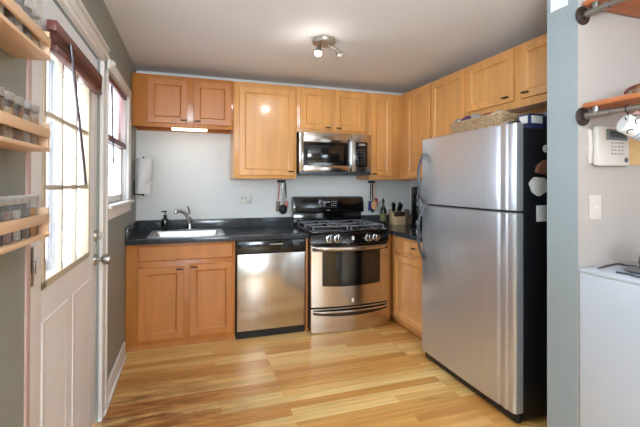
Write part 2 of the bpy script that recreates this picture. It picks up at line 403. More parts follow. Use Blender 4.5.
# knob, deadbolt, slide plate
KY = -1.596
w = MB().cyl((XF, KY, 0.915), (XF+0.012, KY, 0.915), 0.034, 0.030).cyl((XF+0.012, KY, 0.915), (XF+0.04, KY, 0.915), 0.013)
w.lathe([(0.012, 0), (0.027, 0.012), (0.03, 0.03), (0.026, 0.045), (0.012, 0.05)], mat=Matrix.Translation((XF+0.035, KY, 0.915)) @ Matrix.Rotation(PI/2, 4, 'Y'))
obj('door_knob', w, M['nickel'], door)
w = MB().cyl((XF, KY+0.005, 1.045), (XF+0.014, KY+0.005, 1.045), 0.031, 0.027).box(XF+0.014, KY, 1.025, XF+0.034, KY+0.010, 1.065, 0.003)
obj('deadbolt', w, M['nickel'], door)
w = MB().box(XF, -2.505, 0.99, XF+0.004, -2.475, 1.12, 0.0015).box(XF+0.004, -2.497, 1.03, XF+0.014, -2.483, 1.075, 0.002)
for z in (1.00, 1.11): w.cyl((XF, -2.49, z), (XF+0.007, -2.49, z), 0.005)
obj('latch_plate', w, M['nickel'], door)

# window 1
w = MB()
w.box(0, WY0-0.029, WZ0-0.08, 0.02, WY0, WZ1+0.07, 0.004); w.box(0, WY1, WZ0-0.08, 0.02, WY1+0.13, WZ1+0.06, 0.004)
w.box(0, WY0-0.03, WZ1, 0.022, WY1+0.13, WZ1+0.07, 0.004)
w.box(0, WY0-0.03, WZ0-0.02, 0.045, WY1+0.15, WZ0, 0.004); w.box(0, WY0-0.03, WZ0-0.09, 0.018, WY1+0.14, WZ0-0.02, 0.003)
# jamb liners
w.box(-0.065, WY0, WZ0, 0, WY0+0.012, WZ1); w.box(-0.065, WY1-0.012, WZ0, 0, WY1, WZ1); w.box(-0.065, WY0, WZ1-0.012, 0, WY1, WZ1)
win = struct('window_1', w, M['trimw'])
w = MB()
def sash(w, z0, z1, x):
    a, b = WY0+0.012, WY1-0.012
    w.box(x, a, z0, x+0.018, a+0.045, z1, 0.003); w.box(x, b-0.045, z0, x+0.018, b, z1, 0.003)
    w.box(x, a, z0, x+0.018, b, z0+0.05, 0.003); w.box(x, a, z1-0.035, x+0.018, b, z1, 0.003)
sash(w, WZ0, 1.63, -0.045); sash(w, 1.60, WZ1-0.012, -0.064)
obj('window_sash', w, M['white'], win)
w = MB().box(-0.038, WY0+0.05, WZ0+0.04, -0.035, WY1-0.05, 1.60).box(-0.056, WY0+0.05, 1.63, -0.053, WY1-0.05, WZ1-0.04)
obj('window_glass', w, M['pane'], win, 0)

# outside the door: storm door with an upright sidelight and porch rail
w = MB()
sx = -0.16
for y in (-2.54, -1.70): w.box(sx-0.03, y-0.04, 0.0, sx, y+0.04, 2.02)
for z in (0.10, 0.93, 1.97): w.box(sx-0.03, -2.5, z-0.03, sx, -1.74, z+0.03)
for k in range(7): w.box(sx-0.022, -2.42+k*0.112, 0.1, sx-0.014, -2.408+k*0.112, 1.95)
storm = obj('storm_door', w, M['vinyl'], None, 0)
tag(storm, 'grey storm door with thin upright bars seen through the kitchen door glass', 'storm door')
w = MB()
for k, y in enumerate([-3.2+0.34*i for i in range(16)]):
    w.box(-1.62, y-0.03, -0.2, -1.56, y+0.03, 2.4)
w.box(-1.64, -3.3, 0.85, -1.54, 2.3, 0.93)
tag(obj('porch_railing', w, M['porch'], None, 0), 'grey upright porch posts and rail outside the door glass', 'railing')
struct('porch_floor', MB().box(-3.0, -4.5, -0.25, -0.14, 3.0, -0.15), M['trimw'], 0)

# back wall outlet
t = thing('outlet_plate', 'white double outlet and switch plate on the wall above the dishwasher', 'outlet', (0.955, 0, 1.13))
obj('plate', MB().box(0, -0.006, 0, 0.125, 0, 0.115, 0.002), M['plastic_w'], t)
for x in (0.022, 0.055):
    obj('socket', MB().box(x, -0.008, 0.05, x+0.014, -0.005, 0.072, 0.001), M['key_grey'], t)

obj('rocker_switch', MB().box(0.082, -0.010, 0.03, 0.108, -0.005, 0.085, 0.001), M['plastic_w'], t)

# ------------------------------------------------------------------ cabinets
def door_panel(x0, x1, z0, z1, t=0.019, fr=0.052):
    w = MB(); R = []
    for ins, y in ((0, 0), (0, -t+0.003), (0.003, -t), (fr, -t), (fr+0.004, -t+0.003), (fr+0.010, -t+0.009), (fr+0.012, -t+0.010)):
        R.append([(x0+ins, y, z0+ins), (x1-ins, y, z0+ins), (x1-ins, y, z1-ins), (x0+ins, y, z1-ins)])
    w.rings(R); return w
def pull(parent, cx, cz, y=-0.019, L=0.055):
    w = MB().box(cx-L/2, y-0.024, cz-0.005, cx+L/2, y-0.014, cz+0.006, 0.003)
    for s in (-1, 1): w.box(cx+s*L*0.3-0.004, y-0.016, cz-0.004, cx+s*L*0.3+0.004, y, cz+0.004)
    return obj('handle', w, M['bronze'], parent)
def cabinet(name, label, loc, rotz, wd, dp, ht, doors, drawers=(), cat='cabinet', group=None, toe=0.0, recess=0.03, open_top=False, mt='maple', extra=None):
    """local: x along the front, y=0 the face-frame front, +y into the wall, z up. doors: (x0,x1,z0,z1,hx,hz)"""
    t = thing(name, label, cat, loc, rotz, group)
    w = MB(); T = 0.018
    w.box(0, 0.0, 0, wd, T, ht) if not doors and not drawers else None
    # face frame: solid board behind the doors
    w.box(0, 0, 0, wd, T, ht, 0.0015)
    w.box(0, T, 0, T, dp, ht); w.box(wd-T, T, 0, wd, dp, ht)
    w.box(T, dp-0.008, 0, wd-T, dp, ht)
    w.box(T, T, recess, wd-T, dp-0.008, recess+T)
    if not open_top: w.box(T, T, ht-T, wd-T, dp-0.008, ht)
    if extra: extra(w)
    obj('body', w, M[mt], t)
    for (x0, x1, z0, z1, hx, hz) in doors:
        d = obj('door', door_panel(x0, x1, z0, z1), M[mt], t, 12)
        if hx is not None: pull(d, hx, hz)
    for (x0, x1, z0, z1, hx, hz) in drawers:
        w = MB(); R = []
        for ins, y in ((0, 0), (0, -0.012), (0.008, -0.019)):
            R.append([(x0+ins, y, z0+ins), (x1-ins, y, z0+ins), (x1-ins, y, z1-ins), (x0+ins, y, z1-ins)])
        w.rings(R); d = obj('drawer_front', w, M[mt], t, 12)
        if hx is not None: pull(d, hx, hz)
    if toe:
        obj('toe_kick', MB().box(0.0, 0.022, -toe, wd, 0.04, 0), M['maple_edge'], t)
    return t
UF = -0.312; B2 = 1.386; TP = 2.290
G = 0.001
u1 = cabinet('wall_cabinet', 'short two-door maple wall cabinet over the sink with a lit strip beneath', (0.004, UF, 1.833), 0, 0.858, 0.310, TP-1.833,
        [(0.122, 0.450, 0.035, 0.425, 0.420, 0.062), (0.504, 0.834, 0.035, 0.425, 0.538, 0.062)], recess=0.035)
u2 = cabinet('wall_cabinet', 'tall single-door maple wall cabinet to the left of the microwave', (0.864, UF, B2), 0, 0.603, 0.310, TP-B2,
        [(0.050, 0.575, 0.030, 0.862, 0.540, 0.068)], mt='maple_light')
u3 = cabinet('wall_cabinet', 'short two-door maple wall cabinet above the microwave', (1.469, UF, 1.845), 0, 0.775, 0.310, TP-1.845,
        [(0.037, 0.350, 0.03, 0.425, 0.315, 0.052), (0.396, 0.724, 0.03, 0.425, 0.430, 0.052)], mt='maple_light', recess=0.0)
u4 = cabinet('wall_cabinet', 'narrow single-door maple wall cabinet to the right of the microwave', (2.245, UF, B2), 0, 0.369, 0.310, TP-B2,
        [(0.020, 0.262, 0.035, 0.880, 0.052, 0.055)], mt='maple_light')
RF = 2.615
R90 = -PI/2
u5 = cabinet('wall_cabinet', 'tall maple cabinet in the room corner, first on the right wall', (RF, -0.001, B2), R90, 0.888, RX-RF-0.002, TP-B2,
        [(0.465, 0.878, 0.020, 0.882, None, None)], mt='maple_light')
u6 = cabinet('wall_cabinet', 'tall maple cabinet on the right wall just behind the refrigerator basket', (RF, -0.890, B2), R90, 0.478, RX-RF-0.002, TP-B2,
        [(0.012, 0.465, 0.020, 0.882, None, None)], mt='maple_light')
u7 = cabinet('wall_cabinet', 'short two-door maple cabinet above the refrigerator', (RF, -1.369, 1.860), R90, 1.10, RX-RF-0.002, TP-1.860,
        [(0.022, 0.498, 0.052, 0.412, 0.440, 0.085), (0.560, 1.08, 0.052, 0.412, 0.615, 0.085)], mt='maple_light')
# under-cabinet light
t = thing('under_cabinet_light', 'glowing fluorescent strip light under the short cabinet above the sink', 'light', (0.315, -0.28, 1.817))
obj('housing', MB().box(0, 0, 0.032, 0.32, 0.075, 0.050, 0.003), M['white'], t)
obj('diffuser', MB().box(0.005, 0.002, 0.0, 0.315, 0.070, 0.032, 0.008), M['tube'], t)
area('under_cabinet_glow', (0.46, -0.20, 1.80), (0, 0.25, -1), 0.30, 0.06, 0.04, (1, 0.88, 0.72))

# base cabinets
BF = -0.612
CH = 0.889
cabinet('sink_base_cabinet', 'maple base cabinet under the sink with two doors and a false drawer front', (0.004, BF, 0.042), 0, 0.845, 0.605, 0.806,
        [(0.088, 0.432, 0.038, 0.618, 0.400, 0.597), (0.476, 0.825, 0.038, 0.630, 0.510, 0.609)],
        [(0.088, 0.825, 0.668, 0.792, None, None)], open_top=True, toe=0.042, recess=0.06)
# filler strip between dishwasher and stove, and right of the stove
strip_ = (obj('side_panel', MB().box(1.478, BF-0.005, 0.0, 1.496, -0.02, 0.847, 0.001), M['maple_edge']))
cbc = cabinet('corner_base_cabinet', 'maple base cabinet on the right between stove and refrigerator, one drawer over one door', (2.345, -0.612, 0.042), R90, 0.768, RX-2.345-0.002, 0.806,
        [(0.075, 0.700, 0.045, 0.635, None, None)], [(0.095, 0.700, 0.665, 0.785, 0.445, 0.735)], toe=0.042, mt='maple_light')
fil = (obj('filler_panel', MB().box(2.272, BF, 0.045, 2.344, BF+0.018, 0.847, 0.001).box(2.272, BF+0.025, 0.0, 2.344, BF+0.04, 0.045), M['maple']))
fil.parent = cbc; fil.matrix_parent_inverse = (Matrix.Translation(cbc.location) @ Matrix.Rotation(R90, 4, 'Z')).inverted()

# countertops
ctz0 = 0.849
SX0, SX1, SY0, SY1 = 0.160, 0.760, -0.545, -0.125     # sink cut-out
w = MB()
w.box(0.001, -0.642, ctz0, 1.498, SY0, CH, 0.003); w.box(0.001, SY1, ctz0, 1.498, -0.001, CH)
w.box(0.001, SY0, ctz0, SX0, SY1, CH); w.box(SX1, SY0, ctz0, 1.498, SY1, CH)
ct = obj('countertop', w, M['granite']); tag(ct, 'black speckled stone countertop around the sink and over the dishwasher', 'countertop')
tag(obj('backsplash', MB().box(0.02, -0.02, CH, 1.498, -0.001, CH+0.1, 0.002), M['granite']), 'black speckled stone backsplash strip behind the sink', 'backsplash')
tag(obj('backsplash', MB().box(0.001, -0.638, CH, 0.02, -0.001, CH+0.1, 0.002), M['granite']), 'short black speckled stone backsplash on the left wall beside the sink', 'backsplash')
w = MB().prism([(2.272, -0.001), (2.272, -0.642), (2.322, -0.642), (2.322, -1.39), (RX-0.001, -1.39), (RX-0.001, -0.001)], 'z', ctz0, CH)
ct2 = obj('countertop', w, M['granite']); tag(ct2, 'black speckled stone countertop in the corner under the knife block', 'countertop')
tag(obj('backsplash', MB().box(2.272, -0.02, CH, RX-0.02, -0.001, CH+0.1, 0.002), M['granite']), 'black speckled stone backsplash strip behind the knife block and bottle', 'backsplash')
tag(obj('backsplash', MB().box(RX-0.02, -1.39, CH, RX-0.001, -0.001, CH+0.1, 0.002), M['granite']), 'black speckled stone backsplash on the right wall behind the can opener', 'backsplash')

# sink
t = thing('kitchen_sink', 'stainless steel drop-in sink set in the black countertop', 'sink', (0, 0, CH))
w = MB()
w.rings([rrect(SX0-0.012, SY0-0.012, SX1+0.012, SY1+0.055, 0.02, 0.0005), rrect(SX0-0.012, SY0-0.012, SX1+0.012, SY1+0.055, 0.02, 0.006),
         rrect(SX0-0.004, SY0-0.004, SX1+0.004, SY1+0.047, 0.02, 0.009), rrect(SX0+0.02, SY0+0.02, SX1-0.02, SY1-0.015, 0.04, 0.006),
         rrect(SX0+0.026, SY0+0.026, SX1-0.026, SY1-0.021, 0.04, -0.01), rrect(SX0+0.04, SY0+0.04, SX1-0.04, SY1-0.035, 0.05, -0.15),
         rrect(SX0+0.08, SY0+0.08, SX1-0.08, SY1-0.075, 0.04, -0.165)], cap0=False)
obj('basin', w, M['sink_steel'], t, 50)
obj('drain', MB().cyl(((SX0+SX1)/2, -0.35, -0.166), ((SX0+SX1)/2, -0.35, -0.162), 0.04), M['chrome'], t)
# faucet
fx, fy = 0.478, -0.105
t = thing('faucet', 'chrome single-lever faucet behind the sink', 'faucet', (fx, fy, CH+0.010))
obj('base', MB().box(-0.11, -0.024, -0.0005, 0.11, 0.024, 0.010, 0.008).cyl((0, 0, 0.008), (0, 0, 0.05), 0.026, 0.022), M['chrome'], t)
pts = [(0, 0, 0.05), (-0.004, -0.005, 0.09), (-0.02, -0.03, 0.135), (-0.05, -0.08, 0.17), (-0.085, -0.13, 0.188), (-0.115, -0.17, 0.186)]
obj('spout', MB().tube(pts, [0.021, 0.021, 0.019, 0.017, 0.017, 0.018], 14).cyl((-0.112, -0.166, 0.188), (-0.118, -0.175, 0.166), 0.017, 0.015), M['chrome'], t)
obj('lever', MB().sph((0, 0.0, 0.10), 0.024, 0.022, 0.03).tube([(0, 0, 0.11), (0.0, 0.0, 0.16), (-0.008, -0.008, 0.20), (-0.016, -0.016, 0.222)], [0.015, 0.014, 0.013, 0.012], 12, rad2=[0.011, 0.009, 0.008, 0.008]), M['chrome'], t)
# soap pump
t = thing('soap_dispenser', 'black pump soap bottle at the back left of the sink', 'soap dispenser', (0.262, -0.105, CH+0.0085))
obj('bottle', MB().lathe([(0.030, 0), (0.032, 0.004), (0.032, 0.10), (0.028, 0.112), (0.014, 0.118), (0.014, 0.13)]), M['black_gloss'], t)
obj('pump', MB().cyl((0, 0, 0.13), (0, 0, 0.145), 0.016).cyl((0, 0, 0.145), (0, 0, 0.175), 0.005).box(-0.035, -0.008, 0.172, 0.014, 0.008, 0.184, 0.003), M['black_matte'], t)

# paper towel holder on left wall
t = thing('paper_towel_holder', 'white paper towel roll on a black wall holder beside the window', 'paper towel holder', (0.0, -0.17, 1.24))
cx_ = 0.082
obj('wall_bracket', MB().box(0.0, -0.015, -0.01, 0.008, 0.015, 0.12, 0.002).tube([(0.006, 0, 0.0), (0.06, 0, -0.006), (cx_, 0, -0.004)], 0.006).cyl((cx_, 0, -0.018), (cx_, 0, 0.335), 0.008), M['black_matte'], t)
roll = obj('paper_roll', MB().lathe([(0.012, 0.002), (0.066, 0.002), (0.067, 0.006), (0.067, 0.314), (0.066, 0.318), (0.012, 0.318)], (cx_, 0, 0), 32), M['paper'], t)
b = bmesh.new(); prev = None; w = MB()
for k in range(12):
    a = -2.3+k*0.16; r = 0.0675+0.0022*k
    zb = 0.003+0.012*k
    v0 = b.verts.new((cx_+r*math.cos(a), r*math.sin(a), zb)); v1 = b.verts.new((cx_+r*math.cos(a), r*math.sin(a), 0.317))
    if prev: b.faces.new((prev[0], v0, v1, prev[1]))
    prev = (v0, v1)
w.merge(b); lf = obj('loose_sheet', w, M['paper'], t)
sm = lf.modifiers.new('thick', 'SOLIDIFY'); sm.thickness = 0.001

# ------------------------------------------------------------------ dishwasher
t = thing('dishwasher', 'built-in dishwasher with steel door and black control strip', 'dishwasher', (0.853, 0, 0))
dw = 0.622
strip_.parent = t; strip_.matrix_parent_inverse = Matrix.Translation(t.location).inverted()
obj('tub', MB().box(0.004, -0.59, 0.012, dw-0.004, -0.03, 0.845), M['black_matte'], t)
obj('door', MB().box(0.010, -0.638, 0.072, dw-0.010, -0.589, 0.730, 0.006), M['steel'], t)
cp = obj('control_panel', MB().box(0.008, -0.641, 0.734, dw-0.008, -0.589, 0.842, 0.006), M['black_gloss'], t)
w = MB()   # pocket handle under the panel
w.rings([[(dw/2+0.10*math.cos(a), -0.6425, 0.740+0.016*abs(math.sin(a))*(1 if math.sin(a) > 0 else 0.1)) for a in [2*PI*k/20 for k in range(20)]],
         [(dw/2+0.10*math.cos(a), -0.637, 0.740+0.016*abs(math.sin(a))*(1 if math.sin(a) > 0 else 0.1)) for a in [2*PI*k/20 for k in range(20)]]])
obj('pocket_handle', w, M['black_matte'], cp)
w = MB().box(0.045, -0.6425, 0.792, 0.16, -0.640, 0.804, 0.001)
for k in range(6): w.box(0.20+k*0.016, -0.6422, 0.806, 0.211+k*0.016, -0.640, 0.811)
obj('buttons', w, M['dark_grey'], cp)
w = MB()
for k in range(7): w.box(0.29+k*0.017, -0.6422, 0.803, 0.302+k*0.017, -0.640, 0.813)
obj('panel_marks', w, M['plastic_w'], cp)
obj('indicator', MB().box(0.50, -0.6425, 0.787, 0.555, -0.640, 0.817, 0.003), M['dark_grey'], cp)
obj('kick_plate', MB().box(0.006, -0.605, 0.0, dw-0.006, -0.595, 0.068), M['black_matte'], t)

# ------------------------------------------------------------------ stove
SW = 0.770
t = thing('gas_stove', 'freestanding gas stove with steel front and black cooktop', 'stove', (1.500, 0, 0))
def bow(x0, x1, z0, z1, yb, yf, amt, n=14, bev=0.004, ztop_in=0.0):
    R = []
    def Y(x): return yf-amt*(1-(2*(x-SW/2)/SW)**2)
    for i in range(n+1):
        x = x0+(x1-x0)*i/n; y = Y(x)
        R.append([(x, yb, z0), (x, y+bev, z0), (x, y, z0+bev), (x, y+ztop_in, z1-bev), (x, y+bev+ztop_in, z1), (x, yb, z1)])
    return R
obj('body', MB().box(0.003, -0.665, 0.03, SW-0.003, -0.03, 0.895), M['black_matte'], t)
for x in (0.04, SW-0.04):
    for y in (-0.60, -0.10): obj('foot', MB().cyl((x, y, 0), (x, y, 0.03), 0.018), M['black_matte'], t)
ov = obj('oven_door', MB().rings(bow(0.003, SW-0.003, 0.235, 0.790, -0.666, -0.700, 0.040)), M['steel'], t)
# window: black surround with bowed bottom + glass
def bow_panel(x0, x1, z0, z1, off, dz=0.0, n=16, th=0.003):
    R = []
    for i in range(n+1):
        x = x0+(x1-x0)*i/n; y = -0.700-0.040*(1-(2*(x-SW/2)/SW)**2)-off
        zz = z0-dz*(1-(2*(x-(x0+x1)/2)/(x1-x0))**2)
        R.append([(x, y+th, zz), (x, y, zz), (x, y, z1), (x, y+th, z1)])
    return R
obj('window_surround', MB().rings(bow_panel(0.100, 0.668, 0.425, 0.735, 0.002, 0.012)), M['black_gloss'], ov)
obj('oven_glass', MB().rings(bow_panel(0.150, 0.618, 0.465, 0.700, 0.004, 0.008)), M['black_glass'], ov)
def bowbar(z, x0, x1, rise, out, ra, rb, drop=0.0, n=22):
    pts = []; A = []; Bb = []
    for i in range(n+1):
        s = i/n; x = x0+(x1-x0)*s; q = 1-(2*s-1)**2
        ends = min(1, min(s, 1-s)/0.08)
        y = -0.700-0.040*(1-(2*(x-SW/2)/SW)**2)-out*ends
        pts.append((x, y, z-drop*q)); A.append(ra*(0.5+0.5*ends)); Bb.append(rb*(0.5+0.5*ends))
    return MB().tube(pts, A, 12, rad2=Bb)
obj('oven_handle', bowbar(0.768, 0.015, SW-0.015, 0, 0.040, 0.012, 0.019, 0.012), M['steel'], ov)
obj('handle_backing', MB().rings(bow_panel(0.012, SW-0.012, 0.736, 0.788, 0.001, 0.016)), M['black_gloss'], ov)
dr = obj('storage_drawer', MB().rings(bow(0.003, SW-0.003, 0.008, 0.222, -0.666, -0.700, 0.040)), M['steel'], t)
obj('drawer_recess', MB().rings(bow_panel(0.02, SW-0.02, 0.172, 0.214, 0.001, 0.026)), M['black_gloss'], dr)
obj('drawer_handle', bowbar(0.198, 0.02, SW-0.02, 0, 0.022, 0.008, 0.010, 0.004), M['steel'], dr)
# control panel
w = MB().rings(bow(0.003, SW-0.003, 0.800, 0.893, -0.666, -0.704, 0.038, ztop_in=0.02))
cp = obj('control_panel', w, M['black_gloss'], t)
for kx in (0.165, 0.238, 0.540, 0.618):
    ky = -0.700-0.040*(1-(2*(kx-SW/2)/SW)**2)-0.001
    k = obj('knob', MB().cyl((kx, ky+0.004, 0.846), (kx, ky-0.010, 0.846), 0.036, 0.035, 28), M['dark_grey'], cp)
    w = MB().lathe([(0.038, 0), (0.037, 0.014), (0.029, 0.016), (0.029, 0.0)], n=28, mat=Matrix.Translation((kx, ky-0.003, 0.846)) @ Matrix.Rotation(PI/2, 4, 'X'))
    obj('knob_ring', w, M['chrome'], k)
    obj('knob_grip', MB().box(kx-0.005, ky-0.030, 0.822, kx+0.005, ky-0.010, 0.870, 0.003), M['steel'], k)
# small oval marks on centre line
for z, n_ in ((0.846, cp), (0.748, ov), (0.285, ov)):
    w = MB(); w.rings([[(0.385+0.012*math.cos(a), y, z+0.020*math.sin(a)) for a in [2*PI*k/20 for k in range(20)]] for y in (-0.738, -0.746)])
    obj('oval_badge', w, M['plastic_w'], n_)
# cooktop
obj('cooktop', MB().box(0.0, -0.715, 0.896, SW, -0.085, 0.914, 0.006), M['black_gloss'], t)
for cx in (0.20, 0.57):
    w = MB(); z = 0.948; hw = 0.165; y0, y1 = -0.655, -0.135
    w.tube([(cx-hw, y0, z), (cx+hw, y0, z), (cx+hw, y1, z), (cx-hw, y1, z)], 0.006, 8, closed=True)
    w.box(cx-hw, (y0+y1)/2-0.005, z-0.005, cx+hw, (y0+y1)/2+0.005, z+0.004)
    for cy in (-0.52, -0.27):
        for dx, dy in ((1, 0), (-1, 0), (0, 1), (0, -1)):
            ex, ey = cx+dx*hw, cy+dy*0.125
            w.tube([(cx+dx*0.035, cy+dy*0.035, z+0.010), (ex, ey, z+0.002)], 0.006, 6)
    for dx in (-1, 1):
        for y in (y0, (y0+y1)/2, y1): w.cyl((cx+dx*hw, y, 0.913), (cx+dx*hw, y, z), 0.008, n=8)
    g = obj('grate', w, M['iron'], t)
    for cy in (-0.52, -0.27):
        obj('burner', MB().cyl((cx, cy, 0.913), (cx, cy, 0.922), 0.048).cyl((cx, cy, 0.922), (cx, cy, 0.932), 0.034), M['black_matte'], t)
# backguard
w = MB().box(0.0, -0.075, 0.895, SW, -0.022, 1.04, 0.004)
prof = [(-0.12, 1.035), (-0.125, 1.05), (-0.118, 1.13), (-0.100, 1.19), (-0.075, 1.205), (-0.03, 1.205), (-0.022, 1.19), (-0.022, 1.035)]
R = []
for x, s in ((-0.012, 0.93), (0.0, 0.985), (0.02, 1.0), (SW-0.02, 1.0), (SW, 0.985), (SW+0.008, 0.93)):
    R.append([(x, -0.06+(y+0.06)*s, 1.12+(z-1.12)*s) for y, z in prof])
w.rings(R)
bg = obj('backguard', w, M['black_gloss'], t)
obj('display', MB().box(0.255, -0.130, 1.085, 0.470, -0.116, 1.175, 0.006), M['dark_grey'], bg)
w = MB().box(0.265, -0.132, 1.095, 0.460, -0.128, 1.168, 0.002)
ds = obj('display_glass', w, M['black_glass'], bg)
w = MB()
for i in range(3):
    for j in range(3):
        w.box(0.275+i*0.022, -0.1335, 1.103+j*0.022, 0.288+i*0.022, -0.131, 1.112+j*0.022)
        w.box(0.395+i*0.022, -0.1335, 1.103+j*0.022, 0.408+i*0.022, -0.131, 1.112+j*0.022)
for k in range(4): w.box(0.345+k*0.010, -0.1335, 1.138, 0.351+k*0.010, -0.131, 1.156)
obj('display_marks', w, M['key_grey'], bg)
obj('backguard_emblem', MB().box(0.345, -0.1285, 1.055, 0.385, -0.121, 1.065), M['key_grey'], bg)

# ------------------------------------------------------------------ microwave
t = thing('microwave', 'over-the-range steel microwave above the stove', 'microwave', (1.474, 0, 1.429))
mw, mh, my = 0.760, 0.410, -0.395
obj('case', MB().box(0, my+0.03, 0.012, mw, -0.004, mh, 0.003), M['black_matte'], t)
w = MB()
dx1 = 0.545
for (x0, x1, z0, z1) in ((0.001, 0.045, 0.03, mh-0.002), (dx1-0.03, dx1, 0.03, mh-0.002), (0.045, dx1-0.03, 0.03, 0.088), (0.045, dx1-0.03, mh-0.095, mh-0.002)):
    w.box(x0, my, z0, x1, my+0.03, z1, 0.0015)
d = obj('door', w, M['steel'], t)
obj('door_window', MB().box(0.043, my+0.004, 0.086, dx1-0.028, my+0.025, mh-0.092), M['black_gloss'], d)
obj('window_glass', MB().box(0.085, my+0.002, 0.115, dx1-0.085, my+0.006, mh-0.125, 0.001), M['black_glass'], d)
hz = MB().tube([(dx1-0.018, my-0.002, 0.07), (dx1-0.018, my-0.035, 0.10), (dx1-0.018, my-0.040, 0.22), (dx1-0.018, my-0.035, 0.33), (dx1-0.018, my-0.002, 0.36)], 0.014, 10, rad2=0.008, up=(0, 1, 0))
obj('door_handle', hz, M['steel_v'], d)
w = MB().box(dx1+0.002, my, 0.03, mw-0.001, my+0.03, mh-0.002, 0.002)
p = obj('control_side', w, M['steel'], t)
obj('keypad', MB().box(dx1+0.040, my-0.002, 0.082, mw-0.045, my+0.002, mh-0.078, 0.001), M['black_gloss'], p)
w = MB()
for i in range(3):
    for j in range(7): w.box(dx1+0.055+i*0.036, my-0.0035, 0.10+j*0.024, dx1+0.078+i*0.036, my-0.001, 0.112+j*0.024)
obj('keys', w, M['dark_grey'], p)
obj('clock', MB().box(dx1+0.075, my-0.0035, mh-0.115, mw-0.07, my-0.001, mh-0.095), M['key_grey'], p)
obj('bottom_vent', MB().box(0.001, my+0.002, 0.0, mw-0.001, -0.01, 0.028, 0.003), M['dark_grey'], t)

# ------------------------------------------------------------------ refrigerator
t = thing('refrigerator', 'steel top-freezer refrigerator with black sides', 'refrigerator', (0, 0, 0))
FY0, FY1 = -2.312, -1.402          # near, far
FXF = 2.170                        # door front
obj('case', MB().box(FXF+0.065, FY0+0.004, 0.025, RX-0.02, FY1-0.004, 1.650, 0.006), M['black_tex'], t)
for x in (FXF+0.12, RX-0.08):
    for y in (FY0+0.06, FY1-0.06): obj('foot', MB().cyl((x, y, 0), (x, y, 0.026), 0.02), M['black_matte'], t)
obj('kick_grille', MB().box(FXF+0.030, FY0+0.01, 0.012, FXF+0.062, FY1-0.01, 0.078, 0.004), M['black_tex'], t)
def fr_door(z0, z1):
    # plan outline of the door front (x,y), rounded and ribbed at the near edge
    o = [(FXF+0.060, FY1), (FXF+0.014, FY1), (FXF+0.004, FY1-0.008), (FXF, FY1-0.022), (FXF-0.005, FY1-0.25), (FXF-0.007, FY1-0.45), (FXF-0.006, FY0+0.22),
         (FXF-0.003, FY0+0.135), (FXF-0.001, FY0+0.118), (FXF+0.004, FY0+0.108), (FXF+0.004, FY0+0.098), (FXF-0.001, FY0+0.088), (FXF-0.002, FY0+0.062), (FXF+0.003, FY0+0.052),
         (FXF+0.004, FY0+0.044), (FXF+0.002, FY0+0.034), (FXF+0.006, FY0+0.014), (FXF+0.016, FY0+0.003), (FXF+0.030, FY0), (FXF+0.060, FY0)]
    R = []
    for ins, z in ((0.006, z0), (0, z0+0.006), (0, z1-0.006), (0.006, z1)):
        R.append([(min(x+ins, FXF+0.060), max(min(y, FY1-ins), FY0+ins), z) for x, y in o])
    return MB().rings(R)
fz = obj('freezer_door', fr_door(1.186, 1.676), M['steel_v'], t, 25)
fd = obj('fridge_door', fr_door(0.068, 1.174), M['steel_v'], t, 25)
obj('door_gasket', MB().box(FXF+0.058, FY0+0.008, 0.085, FXF+0.068, FY1-0.008, 1.648), M['black_matte'], t)
obj('hinge_cap', MB().box(FXF+0.03, FY0+0.01, 1.676, FXF+0.055, FY0+0.08, 1.688, 0.004), M['black_matte'], t)
hy = -1.450
def fr_handle(z_attach, z_seam):
    s = 1 if z_attach > z_seam else -1; L = abs(z_attach-z_seam)
    pts = []; A = []; Bb = []
    prof = [(0, 0.004), (0.05, 0.012), (0.14, 0.028), (0.26, 0.040), (0.42, 0.046), (0.62, 0.046), (0.80, 0.040), (0.90, 0.028), (0.97, 0.012), (1.0, 0.003)]
    for q, out in prof:
        pts.append((FXF-0.006-out, hy+0.006*math.sin(q*PI), z_attach-s*L*q)); A.append(0.013 if 0.05 < q < 0.95 else 0.016); Bb.append(0.009)
    return MB().tube(pts, A, 12, rad2=Bb, up=(1, 0, 0))
obj('handle', fr_handle(1.565, 1.200), M['handle_grey'], fz)
obj('handle', fr_handle(0.770, 1.160), M['handle_grey'], fd)

# things stuck on the refrigerator side
w = MB(); R = [[], []]
for k in range(28):
    a = 2*PI*k/28; rr = 1+0.07*math.sin(3*a+0.5)+0.04*math.sin(7*a)
    for j, y in enumerate((FY0+0.003, FY0-0.002)): R[j].append((2.345+0.072*rr*math.cos(a), y, 1.325+0.052*rr*math.sin(a)))
w.rings(R); tag(obj('paper_cutout', w, M['plastic_w']), 'pale oval paper cutout stuck to the black refrigerator side', 'paper')
w = MB().box(2.325, FY0-0.003, 1.125, 2.415, FY0+0.003, 1.215, 0.001)
tag(obj('note_card', w, M['paper']), 'small white square card stuck to the refrigerator side below the oval cutout', 'note')
w = MB()
w.rings([[(2.315, FY0-q, 1.400), (2.400, FY0-q, 1.385), (2.412, FY0-q, 1.465), (2.370, FY0-q, 1.470), (2.325, FY0-q, 1.440)] for q in (-0.003, 0.02)])
tag(obj('fridge_magnet', w, M['copper']), 'brown copper-coloured magnet above the oval cutout on the refrigerator side', 'magnet')
tag(obj('fridge_magnet', MB().sph((2.385, FY0-0.006, 1.535), 0.022, 0.008, 0.022), M['plastic_w']), 'small round white magnet, highest on the refrigerator side', 'magnet')

